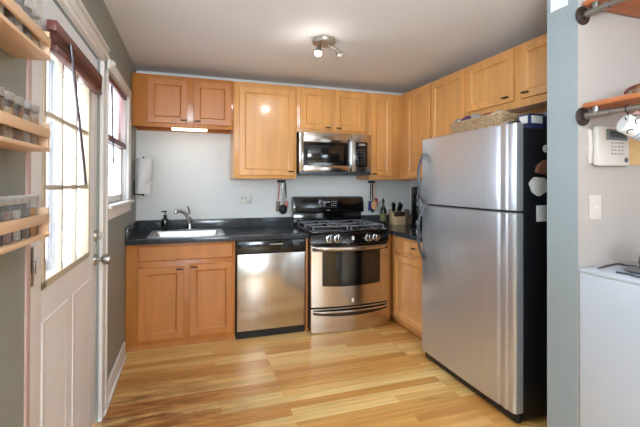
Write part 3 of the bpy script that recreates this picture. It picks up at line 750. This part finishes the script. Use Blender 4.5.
# on top of the refrigerator
TOPZ = 1.651
t = thing('wicker_basket', 'low rectangular wicker basket on top of the refrigerator', 'basket', (2.36, -1.875, TOPZ))
w = MB(); bx, by, bh = 0.095, 0.225, 0.120
w.rings([rrect(-bx, -by, bx, by, 0.02, 0), rrect(-bx-0.012, -by-0.018, bx+0.012, by+0.018, 0.02, bh), rrect(-bx-0.004, -by-0.010, bx+0.004, by+0.010, 0.02, bh), rrect(-bx+0.008, -by+0.008, bx-0.008, by-0.008, 0.02, 0.010)])
bo = obj('body', w, M['wicker'], t)
w = MB()
for j in range(7):
    z = 0.008+j*bh/7.2; g = j/7; path = rrect(-bx-0.002-0.011*g, -by-0.002-0.017*g, bx+0.002+0.011*g, by+0.002+0.017*g, 0.02, z, 3)
    full = []
    for i in range(len(path)):
        p0 = Vector(path[i]); p1 = Vector(path[(i+1) % len(path)]); n_ = max(1, int((p1-p0).length/0.018))
        for q in range(n_): full.append(p0.lerp(p1, q/n_)+Vector((0, 0, 0.0025*math.sin(len(full)*PI/1+j*PI))))
    w.tube(full, 0.0055, 6, closed=True)
obj('weave', w, M['wicker'], t)
def packet(name, c, size, rot, m_, label, cat, n=8):
    w = MB(); R = []
    for i in range(n+1):
        s = i/n; h = math.sin(s*PI)**0.6*0.9+0.1
        ring = []
        for k in range(12):
            a = 2*PI*k/12
            ring.append(((s-0.5)*size[0], size[1]/2*math.cos(a), size[2]/2*h*math.sin(a)+0.003*math.sin(7*s+k)))
        R.append(ring)
    w.rings(R); o = obj(name, w, m_); o.location = c; o.rotation_euler = rot
    return tag(o, label, cat)
PZ = TOPZ+0.124
packet('snack_bag', (2.315, -1.679, PZ), (0.06, 0.09, 0.05), (0.15, 0.2, 1.3), M['foil'], 'silver snack bag at the far end of the wicker basket', 'bag')
packet('snack_bag', (2.33, -1.767, PZ+0.008), (0.085, 0.11, 0.06), (0.1, 0.1, 1.6), M['purple'], 'purple snack bag in the far half of the wicker basket', 'bag')
packet('snack_bag', (2.33, -1.839, PZ+0.010), (0.04, 0.10, 0.06), (0.3, 0.1, 1.4), M['foil'], 'crumpled silver bag between the purple and maroon bags', 'bag')
packet('snack_bag', (2.34, -1.927, PZ+0.006), (0.11, 0.10, 0.05), (-0.1, 0.1, 1.5), M['maroon'], 'dark maroon snack bag in the middle of the wicker basket', 'bag')
packet('snack_bag', (2.35, -2.022, PZ+0.006), (0.075, 0.11, 0.04), (0, 0, 1.5), M['plastic_w'], 'white pouch at the near end of the wicker basket', 'bag')
t = thing('glass_jar', 'small silvery jar lying beside the near end of the basket', 'jar', (2.30, -2.165, TOPZ+0.0285))
jm = Matrix.Translation((0, 0, 0)) @ Matrix.Rotation(PI/2, 4, 'Y')
obj('body', MB().lathe([(0.020, -0.04), (0.028, -0.036), (0.028, 0.03), (0.020, 0.04)], mat=jm), M['foil'], t)
obj('lid', MB().lathe([(0.022, -0.055), (0.022, -0.041)], mat=jm), M['jar_lid'], t)
w = MB().box(2.29, -2.295, TOPZ, 2.40, -2.215, TOPZ+0.085, 0.004)
bb = obj('carton', w, M['bluebox']); tag(bb, 'blue and white carton nearest the wicker basket on the refrigerator', 'box')
obj('panel', MB().box(2.288, -2.285, TOPZ+0.030, 2.291, -2.228, TOPZ+0.072).box(2.305, -2.2975, TOPZ+0.030, 2.385, -2.2945, TOPZ+0.072), M['plastic_w'], bb)
w = MB().box(2.42, -2.295, TOPZ, 2.53, -2.190, TOPZ+0.080, 0.004)
bb = obj('carton', w, M['bluebox']); tag(bb, 'second blue and white carton, behind the first beside the partition', 'box')
obj('panel', MB().box(2.445, -2.2975, TOPZ+0.02, 2.505, -2.2945, TOPZ+0.068), M['plastic_w'], bb)
tag(obj('plastic_tub', MB().lathe([(0.05, 0), (0.06, 0.05), (0.063, 0.055), (0.063, 0.06)], (2.645, -2.225, TOPZ)), M['green']), 'green plastic tub at the back of the refrigerator top', 'tub')

# ------------------------------------------------------------------ counter items, right
zc = CH
t = thing('oil_bottle', 'dark green glass bottle on the counter right of the stove', 'bottle', (2.500, -0.15, zc))
obj('glass', MB().lathe([(0.030, 0), (0.034, 0.004), (0.034, 0.150), (0.030, 0.175), (0.015, 0.205), (0.0125, 0.215), (0.0125, 0.262), (0.015, 0.264), (0.015, 0.272)], n=28), M['olive'], t)
obj('label', MB().lathe([(0.0346, 0.045), (0.0348, 0.046), (0.0348, 0.125), (0.0346, 0.126)], n=28), mat('olive_label', srgb(120, 118, 70), 0.6, noise=((60, 60, 60), 0.5)), t)
obj('stopper', MB().cyl((0, 0, 0.272), (0, 0, 0.290), 0.012), M['black_matte'], t)
t = thing('knife_block', 'light wood knife block full of black-handled knives', 'knife block', (2.665, -0.16, zc))
w = MB().box(-0.065, -0.075, 0, 0.065, 0.04, 0.085, 0.002)
w.prism([(-0.075, 0.085), (0.04, 0.085), (0.075, 0.19), (-0.02, 0.15)], 'x', -0.065, 0.065)
obj('block', MB().box(-0.062, -0.075, 0.0, 0.062, 0.075, 0.092, 0.002).prism([(0.0, 0.085), (0.075, 0.085), (0.075, 0.165), (0.04, 0.170)], 'x', -0.058, 0.058), M['wood_block'], t)
kd = Vector((0, -0.42, 0.9)).normalized()
for i in range(6):
    x = -0.052+i*0.021; b_ = Vector((x, -0.045, 0.091))
    obj('steak_knife', MB().box(-0.006, -0.009, 0, 0.006, 0.009, 0.055, 0.003, mat=Matrix.Translation(b_) @ Matrix.Rotation(0.25, 4, 'X')), M['black_gloss'], t)
for x, y, h, a in ((-0.045, 0.02, 0.10, -0.12), (-0.022, 0.03, 0.085, -0.10), (0.020, 0.02, 0.10, 0.10), (0.040, 0.035, 0.09, 0.12), (0.050, 0.02, 0.075, 0.14)):
    mm = Matrix.Translation((x, y, 0.155)) @ Matrix.Rotation(0.35, 4, 'X') @ Matrix.Rotation(a, 4, 'Y')
    kn = obj('knife', MB().box(-0.009, -0.014, 0, 0.009, 0.014, h, 0.005, mat=mm), M['black_gloss'], t)
    obj('bolster', MB().box(-0.007, -0.012, -0.022, 0.007, 0.012, 0.0, 0.001, mat=mm), M['chrome'], kn)
w = MB().prism([(-0.045, 0), (0.045, 0), (0.02, 0.16), (-0.005, 0.17)], 'x', -0.03, 0.03)
t2 = obj('wood_wedge', w, M['wood_grey']); t2.location = (2.780, -0.17, zc); t2.rotation_euler = (0, 0, R90)
tag(t2, 'grey-brown wooden wedge block right of the knife block', 'block')
t = thing('countertop_appliance', 'tall slim black appliance with a silver front by the refrigerator', 'appliance', (2.735, -0.43, zc))
obj('base', MB().box(-0.045, -0.05, 0, 0.045, 0.05, 0.03, 0.008), M['black_gloss'], t)
obj('column', MB().box(-0.034, -0.02, 0.03, 0.034, 0.045, 0.40, 0.012).box(-0.038, -0.045, 0.30, 0.038, 0.045, 0.42, 0.018), M['black_gloss'], t)
obj('lever', MB().tube([(-0.012, -0.050, 0.40), (-0.016, -0.056, 0.30), (-0.010, -0.050, 0.20), (-0.004, -0.04, 0.12)], [0.010, 0.014, 0.012, 0.007], 10), M['chrome'], t)
obj('cup', MB().cyl((0.0, -0.03, 0.03), (0.0, -0.03, 0.07), 0.024), M['chrome'], t)
tag(obj('spoon_rest', MB().rings([rrect(2.320, -0.18, 2.425, -0.12, 0.028, zc), rrect(2.312, -0.187, 2.433, -0.113, 0.033, zc+0.012), rrect(2.317, -0.182, 2.428, -0.118, 0.03, zc+0.012), rrect(2.325, -0.175, 2.420, -0.125, 0.025, zc+0.004)]), M['plastic_w']), 'small white oval spoon rest on the counter right of the stove', 'spoon rest')

# ------------------------------------------------------------------ hanging utensils
def utensil(name, label, x, y, ztop, L, head, hm, sm, lean=0.0, cat='utensil', group=None):
    t = thing(name, label, cat, (x, y, ztop), 0, group, rot=(0, lean, 0))
    w = MB().tube([(0, 0, 0.004), (0, 0, -L*0.35), (0, 0, -L*0.6)], [0.0075, 0.008, 0.005], 10, rad2=[0.004, 0.005, 0.003], up=(0, 1, 0))
    obj('handle', w, hm, t)
    zc_ = -L*0.8
    w = MB()
    if head == 'ladle': w.sph((0, -0.004, zc_), 0.043, 0.022, 0.052)
    elif head == 'spoon': w.sph((0, 0, zc_), 0.024, 0.006, 0.038)
    elif head == 'bigspoon': w.sph((0, 0, zc_), 0.036, 0.010, 0.052)
    else: w.box(-0.022, -0.002, -L, 0.022, 0.003, -L*0.64, 0.0015)
    obj('head', w, sm, t)
    return t
def hookrail(label, x, y):
    t = thing('hook_rail', label, 'hook rail', (x, y, 1.342))
    obj('rail', MB().box(-0.045, -0.004, 0.008, 0.045, 0.0, 0.034, 0.002), M['black_matte'], t)
    for dx in (-0.03, -0.01, 0.012, 0.033):
        obj('hook', MB().tube([(dx, -0.003, 0.018), (dx, -0.022, 0.012), (dx, -0.034, 0.004), (dx, -0.040, 0.012)], 0.0025, 6), M['black_matte'], t)
    return t
hookrail('small black hook rail left of the stove', 1.388, -0.0005)
hookrail('small black hook rail right of the stove', 2.428, -0.0005)
YU = -0.038
utensil('spatula', 'faded red spatula, leftmost of the utensils left of the stove', 1.360, YU, 1.340, 0.29, 'flat', M['pinkred'], M['wood_grey'], 0.06)
utensil('ladle', 'black ladle hanging in the middle left of the stove', 1.391, YU-0.030, 1.342, 0.335, 'ladle', M['nickel'], M['black_matte'], 0.0)
utensil('slim_spoon', 'slim dark spoon hanging behind the black ladle', 1.402, YU+0.008, 1.340, 0.35, 'spoon', M['black_matte'], M['black_matte'], -0.02)
utensil('spatula', 'faded red spatula, rightmost of the utensils left of the stove', 1.422, YU-0.004, 1.340, 0.27, 'spoon', M['dark_grey'], M['pinkred'], -0.05)
utensil('spatula', 'grey spatula, leftmost of the utensils right of the stove', 2.401, YU, 1.340, 0.30, 'flat', M['dark_grey'], M['blue'], 0.03)
utensil('wooden_spoon', 'pale wooden spoon hanging right of the stove', 2.431, YU-0.026, 1.342, 0.30, 'bigspoon', M['wood_spoon'], M['wood_spoon'])
utensil('ladle', 'black ladle hanging behind the wooden spoon', 2.428, YU+0.008, 1.340, 0.36, 'spoon', M['black_matte'], M['black_matte'], 0.0)
utensil('spatula', 'red spatula, rightmost of the utensils right of the stove', 2.459, YU, 1.340, 0.25, 'flat', M['foil'], M['red'], -0.04)

# ------------------------------------------------------------------ ceiling spotlight
t = thing('ceiling_spotlight', 'round ceiling light with two small spot heads, one lit', 'ceiling light', (1.412, -1.292, CEIL))
obj('canopy', MB().lathe([(0.078, -0.030), (0.084, -0.024), (0.085, -0.002), (0.080, 0)], n=40), M['canopy'], t, 45)
def head(x, dx, dy, dz, bulbm, L):
    p0 = Vector((x, 0, -0.030)); p1 = p0+Vector((dx*0.1, dy*0.1, -0.035)); d = Vector((dx, dy, dz)).normalized(); p2 = p1+d*0.055
    a = obj('arm', MB().cyl(p0, p1, 0.006).cyl(p1-d*0.006, p1+d*0.018, 0.013), M['nickel'], t)
    h = obj('spot_head', MB().cyl(p1+d*0.010, p2, 0.016, 0.026), M['nickel'], t)
    obj('spot_rim', MB().cyl(p2, p2+d*0.006, 0.032, 0.033), M['nickel'], h)
    obj('bulb', MB().cyl(p2+d*0.006, p2+d*0.014, 0.024, 0.018), bulbm, h)
    return p2+d*0.03
q = head(-0.022, -0.25, -0.3, -1.0, M['bulb'], 1)
head(0.030, 0.55, -0.25, -0.8, M['plastic_w'], 0)
pl = bpy.data.lights.new('spot_bulb_light', 'POINT'); pl.energy = 1.2; pl.color = (1, 0.96, 0.90); pl.shadow_soft_size = 0.03
po_ = bpy.data.objects.new('spot_bulb_light', pl); C.objects.link(po_); po_.location = Vector((1.412, -1.292, CEIL))+q

sl = bpy.data.lights.new('spot_bulb_beam', 'SPOT'); sl.energy = 4.2; sl.color = (0.84, 0.94, 1.0); sl.spot_size = math.radians(178); sl.spot_blend = 0.12; sl.shadow_soft_size = 0.03
so_ = bpy.data.objects.new('spot_bulb_beam', sl); C.objects.link(so_); so_.location = Vector((1.412, -1.292, CEIL))+q

# ------------------------------------------------------------------ blinds on door and window
t = thing('door_blind', 'reddish brown wood blind raised at the top of the door glass', 'blind', (0.0, 0, 0))
obj('headrail', MB().box(0.002, -2.410, 1.868, 0.034, -1.660, 1.906, 0.003), M['mahog'], t)
w = MB()
for k in range(7): w.box(0.006+0.0015*(k % 2), -2.400, 1.828+k*0.0058, 0.034, -1.670, 1.831+k*0.0058)
obj('slats', w, M['mahog'], t)
obj('bottom_rail', MB().box(0.004, -2.400, 1.800, 0.034, -1.670, 1.822, 0.003), M['mahog'], t)
obj('tilt_wand', MB().tube([(0.040, -2.26, 1.870), (0.044, -2.25, 1.80), (0.050, -2.10, 1.42), (0.050, -2.065, 1.325)], 0.0055, 8), M['plum'], t)
t = thing('window_blind', 'reddish brown slatted blind half lowered over the small window', 'blind', (0.0, 0, 0))
obj('headrail', MB().box(-0.022, WY0+0.016, 1.985, 0.006, WY1-0.016, 2.008, 0.003), M['mahog'], t)
w = MB(); n_ = 22
for k in range(n_):
    z = 1.652+k*0.0150; mm = Matrix.Translation((-0.008, 0, z)) @ Matrix.Rotation(0.62, 4, 'Y')
    w.box(-0.010, WY0+0.02, -0.0008, 0.010, WY1-0.02, 0.0008, mat=mm)
obj('slats', w, M['slat'], t)
obj('bottom_rail', MB().box(-0.022, WY0+0.02, 1.600, 0.004, WY1-0.02, 1.640, 0.003), M['mahog'], t)
obj('tilt_wand', MB().cyl((0.004, -1.22, 1.96), (0.012, -1.20, 1.46), 0.005), M['plum'], t)
tag(obj('door_sensor', MB().box(0.027, -1.52, 1.985, 0.050, -1.43, 2.045, 0.012).sph((0.044, -1.46, 2.03), 0.022), M['plastic_w']), 'small rounded white sensor on the casing between door and window', 'sensor')

# ------------------------------------------------------------------ spice racks and jars
def rack(label, z, hh):
    t = thing('spice_rack', label, 'spice rack', (0, -2.66, z), 0, 'wooden spice racks on the left wall')
    Y1 = -0.62
    w = MB().box(0.001, Y1, 0, 0.090, 0, 0.011, 0.001)
    obj('shelf', w, M['rack_wood'], t)
    for y in (0, Y1): obj('end_panel', MB().box(0.001, y-0.010 if y == 0 else y, 0.011, 0.088, y if y == 0 else y+0.010, hh, 0.001), M['rack_wood'], t)
    obj('front_rail', MB().box(0.082, Y1, hh-0.045, 0.090, 0, hh-0.018, 0.001), M['rack_wood'], t)
    return t
rack('wooden spice rack, uppermost of the three on the left wall', 1.690, 0.085)
rack('wooden spice rack, middle of the three on the left wall', 1.422, 0.085)
rack('wooden spice rack, lowest of the three on the left wall', 1.172, 0.088)
def make_jar(z, y, content, label, cname):
    t = thing('spice_jar', label, 'jar', (0.054, y, z), 0, 'glass spice jars with metal lids')
    gl = obj('glass', MB().lathe([(0.021, 0), (0.0235, 0.003), (0.0235, 0.088), (0.0225, 0.094)], n=24), M['jar_glass'], t)
    obj('lid', MB().lathe([(0.0245, 0.094), (0.0252, 0.095), (0.0252, 0.112), (0.0235, 0.114)], n=24), M['jar_lid'], t)
    obj('spice', MB().lathe([(0.0205, 0.003), (0.0205, 0.078)], n=24), M[content], t)
    return t
names = {'sp_brown': 'brown', 'sp_pink': 'pinkish', 'sp_cream': 'cream', 'sp_grey': 'grey', 'sp_orange': 'orange', 'sp_tan': 'tan', 'sp_dark': 'dark'}
ordn = ['nearest the door', 'second from the door', 'third from the door', 'fourth from the door', 'fifth from the door', 'sixth from the door', 'seventh from the door']
for z, rn, seq in ((1.701, 'top', ['sp_tan', 'sp_grey', 'sp_cream', 'sp_dark', 'sp_tan', 'sp_cream', 'sp_grey']), (1.433, 'middle', ['sp_tan', 'sp_cream', 'sp_brown', 'sp_tan', 'sp_dark', 'sp_grey', 'sp_brown']),
                   (1.183, 'lowest', ['sp_orange', 'sp_grey', 'sp_cream', 'sp_pink', 'sp_grey', 'sp_brown', 'sp_tan'])):
    for i, c in enumerate(seq):
        y = -2.660-0.056-i*0.0545
        make_jar(z+0.0002, y, c, 'glass jar of %s spice on the %s rack, %s' % (names[c], rn, ordn[i]), c)

# ------------------------------------------------------------------ right wall things
t = thing('light_switch', 'white toggle switch plate on the pale wall above the white cabinet', 'light switch', (2.259, PY0, 1.167))
obj('plate', MB().box(0, -0.007, 0, 0.078, 0, 0.116, 0.002), M['plastic_c'], t)
obj('toggle', MB().box(0.034, -0.022, 0.052, 0.044, -0.006, 0.066, 0.002), M['plastic_w'], t)
t = thing('alarm_keypad', 'cream alarm keypad with a grey screen under the lower pipe shelf', 'alarm keypad', (2.275, PY0, 1.420))
obj('back_plate', MB().box(-0.022, -0.012, 0.012, 0.10, 0, 0.172, 0.003), M['plastic_c'], t)
obj('case', MB().box(-0.006, -0.042, 0.0, 0.205, -0.012, 0.186, 0.010), M['plastic_c'], t)
obj('screen_surround', MB().box(0.045, -0.045, 0.122, 0.185, -0.040, 0.172, 0.004), M['lcd'], t)
obj('screen', MB().box(0.065, -0.047, 0.134, 0.165, -0.044, 0.162, 0.001), M['lcd_dark'], t)
for j in range(4):
    for i in range(4):
        obj('key', MB().box(0.078+i*0.022, -0.046, 0.105-j*0.017, 0.090+i*0.022, -0.041, 0.112-j*0.017, 0.002), M['key_grey'], t)
obj('round_emblem', MB().cyl((0.178, -0.041, 0.030), (0.178, -0.044, 0.030), 0.012), M['lcd_dark'], t)
tag(obj('cork_board', MB().box(2.525, PY0-0.010, 1.430, 2.80, PY0, 1.58, 0.001), M['cork']), 'tan cork board on the pale wall behind the hanging mug', 'cork board')
tag(obj('paper_sheet', MB().box(PX-0.003, -2.609, 2.193, PX, -2.516, 2.33), M['paper']), 'white sheet fixed high on the grey-green partition end', 'paper')

def pipe_bracket(z, label):
    t = thing('pipe_bracket', label, 'bracket', (2.222, PY0, z), 0, 'pipe brackets of the plank shelves')
    w = MB().lathe([(0.043, 0), (0.043, 0.006), (0.018, 0.010), (0.018, 0.022)], n=28, mat=Matrix.Rotation(PI/2, 4, 'X'))
    for k in range(4):
        a = PI/4+k*PI/2; w.cyl((0.030*math.cos(a), -0.006, 0.030*math.sin(a)), (0.030*math.cos(a), -0.010, 0.030*math.sin(a)), 0.006, n=10)
    obj('flange', w, M['pipe_dark'], t)
    obj('pipe', MB().cyl((0, -0.02, 0), (0, -0.50, 0), 0.0125).cyl((0, -0.09, 0), (0, -0.13, 0), 0.0165), M['pipe'], t)
    obj('tee_fitting', MB().cyl((0, -0.02, 0), (0, -0.11, 0), 0.0155).cyl((0.0, -0.065, 0), (0.0, -0.065, 0.035), 0.014), M['pipe'], t)
    obj('end_cap', MB().cyl((0, -0.49, 0), (0, -0.52, 0), 0.018), M['pipe_dark'], t)
    return t
pipe_bracket(1.650, 'horizontal iron pipe bracket under the lower plank shelf'); pipe_bracket(2.122, 'horizontal iron pipe bracket under the upper plank shelf')
for z, lb in ((1.6855, 'reddish wooden plank shelf over the alarm keypad, lower of the two'), (2.1575, 'reddish wooden plank shelf at the top right edge, upper of the two')):
    w = MB().box(2.205, -3.15, z, 3.6, PY0-0.013, z+0.024, 0.007, 3)
    tag(obj('plank_shelf', w, M['board']), lb, 'shelf')
# bent-wood strips basket on lower shelf
t = thing('bentwood_basket', 'open basket of curved copper-brown strips on the lower plank shelf', 'basket', (2.45, -2.88, 1.7100))
for k in range(5):
    pts = []
    for i in range(11):
        s = i/10; pts.append((-0.17+0.34*s, -0.07+k*0.035+0.01*math.sin(s*6), 0.006+0.085*math.sin(s*PI)**0.8*(1-0.1*k)+0.004*k))
    obj('strip', MB().tube(pts, 0.003, 8, rad2=0.008), M['copper'] if k % 2 else M['mahog'], t)
obj('base_ring', MB().tube([(0.17*math.cos(2*PI*k/24), 0.09*math.sin(2*PI*k/24), 0.005) for k in range(24)], 0.005, 8, closed=True), M['copper'], t)
# hook + mug
t = thing('mug_hook', 'dark wire hook on the lower pipe holding the mug', 'hook', (2.222, PY0-0.200, 1.650))
obj('hook_loop', MB().tube([(0.016*math.cos(a), 0, 0.016*math.sin(a)) for a in [2*PI*k/20 for k in range(20)]], 0.002, 6, closed=True)
    .tube([(0, 0, -0.016), (0.006, 0, -0.03), (0.004, -0.0, -0.045), (-0.010, 0, -0.046), (-0.014, 0, -0.036)], 0.002, 6), M['bronze'], t)
mt_ = mat('mug_ceramic', srgb(226, 226, 226), 0.2, coat=0.5)
t = thing('mug', 'white mug with dark and blue painted pattern hanging from the pipe', 'mug', (2.262, PY0-0.20, 1.575), rot=(math.radians(20), math.radians(116), 0))
obj('cup', MB().lathe([(0.034, -0.05), (0.040, -0.045), (0.042, 0.0), (0.042, 0.05), (0.0395, 0.05), (0.039, 0.0), (0.036, -0.04), (0.01, -0.042)], n=32), mt_, t)
hp = [(-0.040, 0, 0.03), (-0.062, 0, 0.032), (-0.072, 0, 0.012), (-0.068, 0, -0.012), (-0.040, 0, -0.025)]
obj('handle', MB().tube(hp, 0.006, 10, rad2=0.005, up=(0, 1, 0)), mat('mug_handle_pink', srgb(222, 186, 184), 0.3), t)
w = MB()
for z in (0.012, 0.026, 0.036): w.lathe([(0.0421, z-0.0025), (0.0428, z-0.002), (0.0428, z+0.002), (0.0421, z+0.0025)], n=32)
obj('blue_bands', w, mat('mug_blue', srgb(110, 140, 176), 0.3), t)
for a0, z0 in ((2.1, -0.02), (3.4, -0.02), (4.6, -0.02), (5.8, -0.02)):
    w = MB().tube([(0.0425*math.cos(a0+0.3*math.cos(b)), 0.0425*math.sin(a0+0.3*math.cos(b)), z0+0.012*math.sin(b)) for b in [PI+PI*k/8 for k in range(9)]], 0.002, 6)
    obj('painted_mark', w, M['black_matte'] if a0 > 3 else M['blue'], t)

# white cabinet with things on it
t = thing('white_cabinet', 'plain white enamel chest standing against the pale wall', 'cabinet', (0, 0, 0))
obj('body', MB().box(PX+0.003, -3.30, 0.06, 2.80, PY0-0.004, 0.925, 0.004), M['appl_white'], t)
obj('top', MB().box(PX+0.001, -3.31, 0.925, 2.81, PY0-0.003, 0.948, 0.006), M['appl_white'], t)
obj('plinth', MB().box(PX+0.02, -3.28, 0.0, 2.78, PY0-0.02, 0.06), M['dark_grey'], t)
TZ = 0.9485
tag(obj('grey_tray', MB().rings([rrect(2.30, -3.02, 2.62, -2.80, 0.03, TZ), rrect(2.28, -3.04, 2.64, -2.78, 0.04, TZ+0.014), rrect(2.286, -3.034, 2.634, -2.786, 0.036, TZ+0.014), rrect(2.305, -3.015, 2.615, -2.805, 0.03, TZ+0.004)]), M['greymetal']), 'shallow grey metal tray on the white chest', 'tray')
w = MB().tube([(2.24, -2.72, TZ+0.004), (2.28, -2.735, TZ+0.016), (2.34, -2.74, TZ+0.022), (2.40, -2.735, TZ+0.010), (2.46, -2.74, TZ+0.005)], [0.003, 0.007, 0.007, 0.006, 0.004], 8, rad2=[0.003, 0.005, 0.005, 0.004, 0.003])
tag(obj('dark_strap', w, M['plum']), 'dark strap curled on the white chest beside the wall', 'strap')
tag(obj('cable', MB().tube([(2.24, -2.80, TZ+0.004), (2.25, -2.84, TZ+0.004), (2.235, -2.89, TZ+0.004), (2.26, -2.93, TZ+0.004), (2.24, -2.98, TZ+0.004), (2.262, -3.04, TZ+0.004)], 0.004, 8), M['dark_grey']), 'thin grey cable lying in front of the grey tray', 'cable')
t = thing('kettle', 'dark plum rounded kettle at the right edge of the white chest', 'kettle', (2.42, -2.865, TZ+0.0045))
obj('body', MB().lathe([(0.060, 0), (0.072, 0.01), (0.076, 0.04), (0.066, 0.09), (0.04, 0.12), (0.01, 0.128)], n=32), M['plum'], t)
obj('band', MB().lathe([(0.0745, 0.046), (0.0765, 0.046), (0.0755, 0.054), (0.0735, 0.054)], n=32), M['nickel'], t)
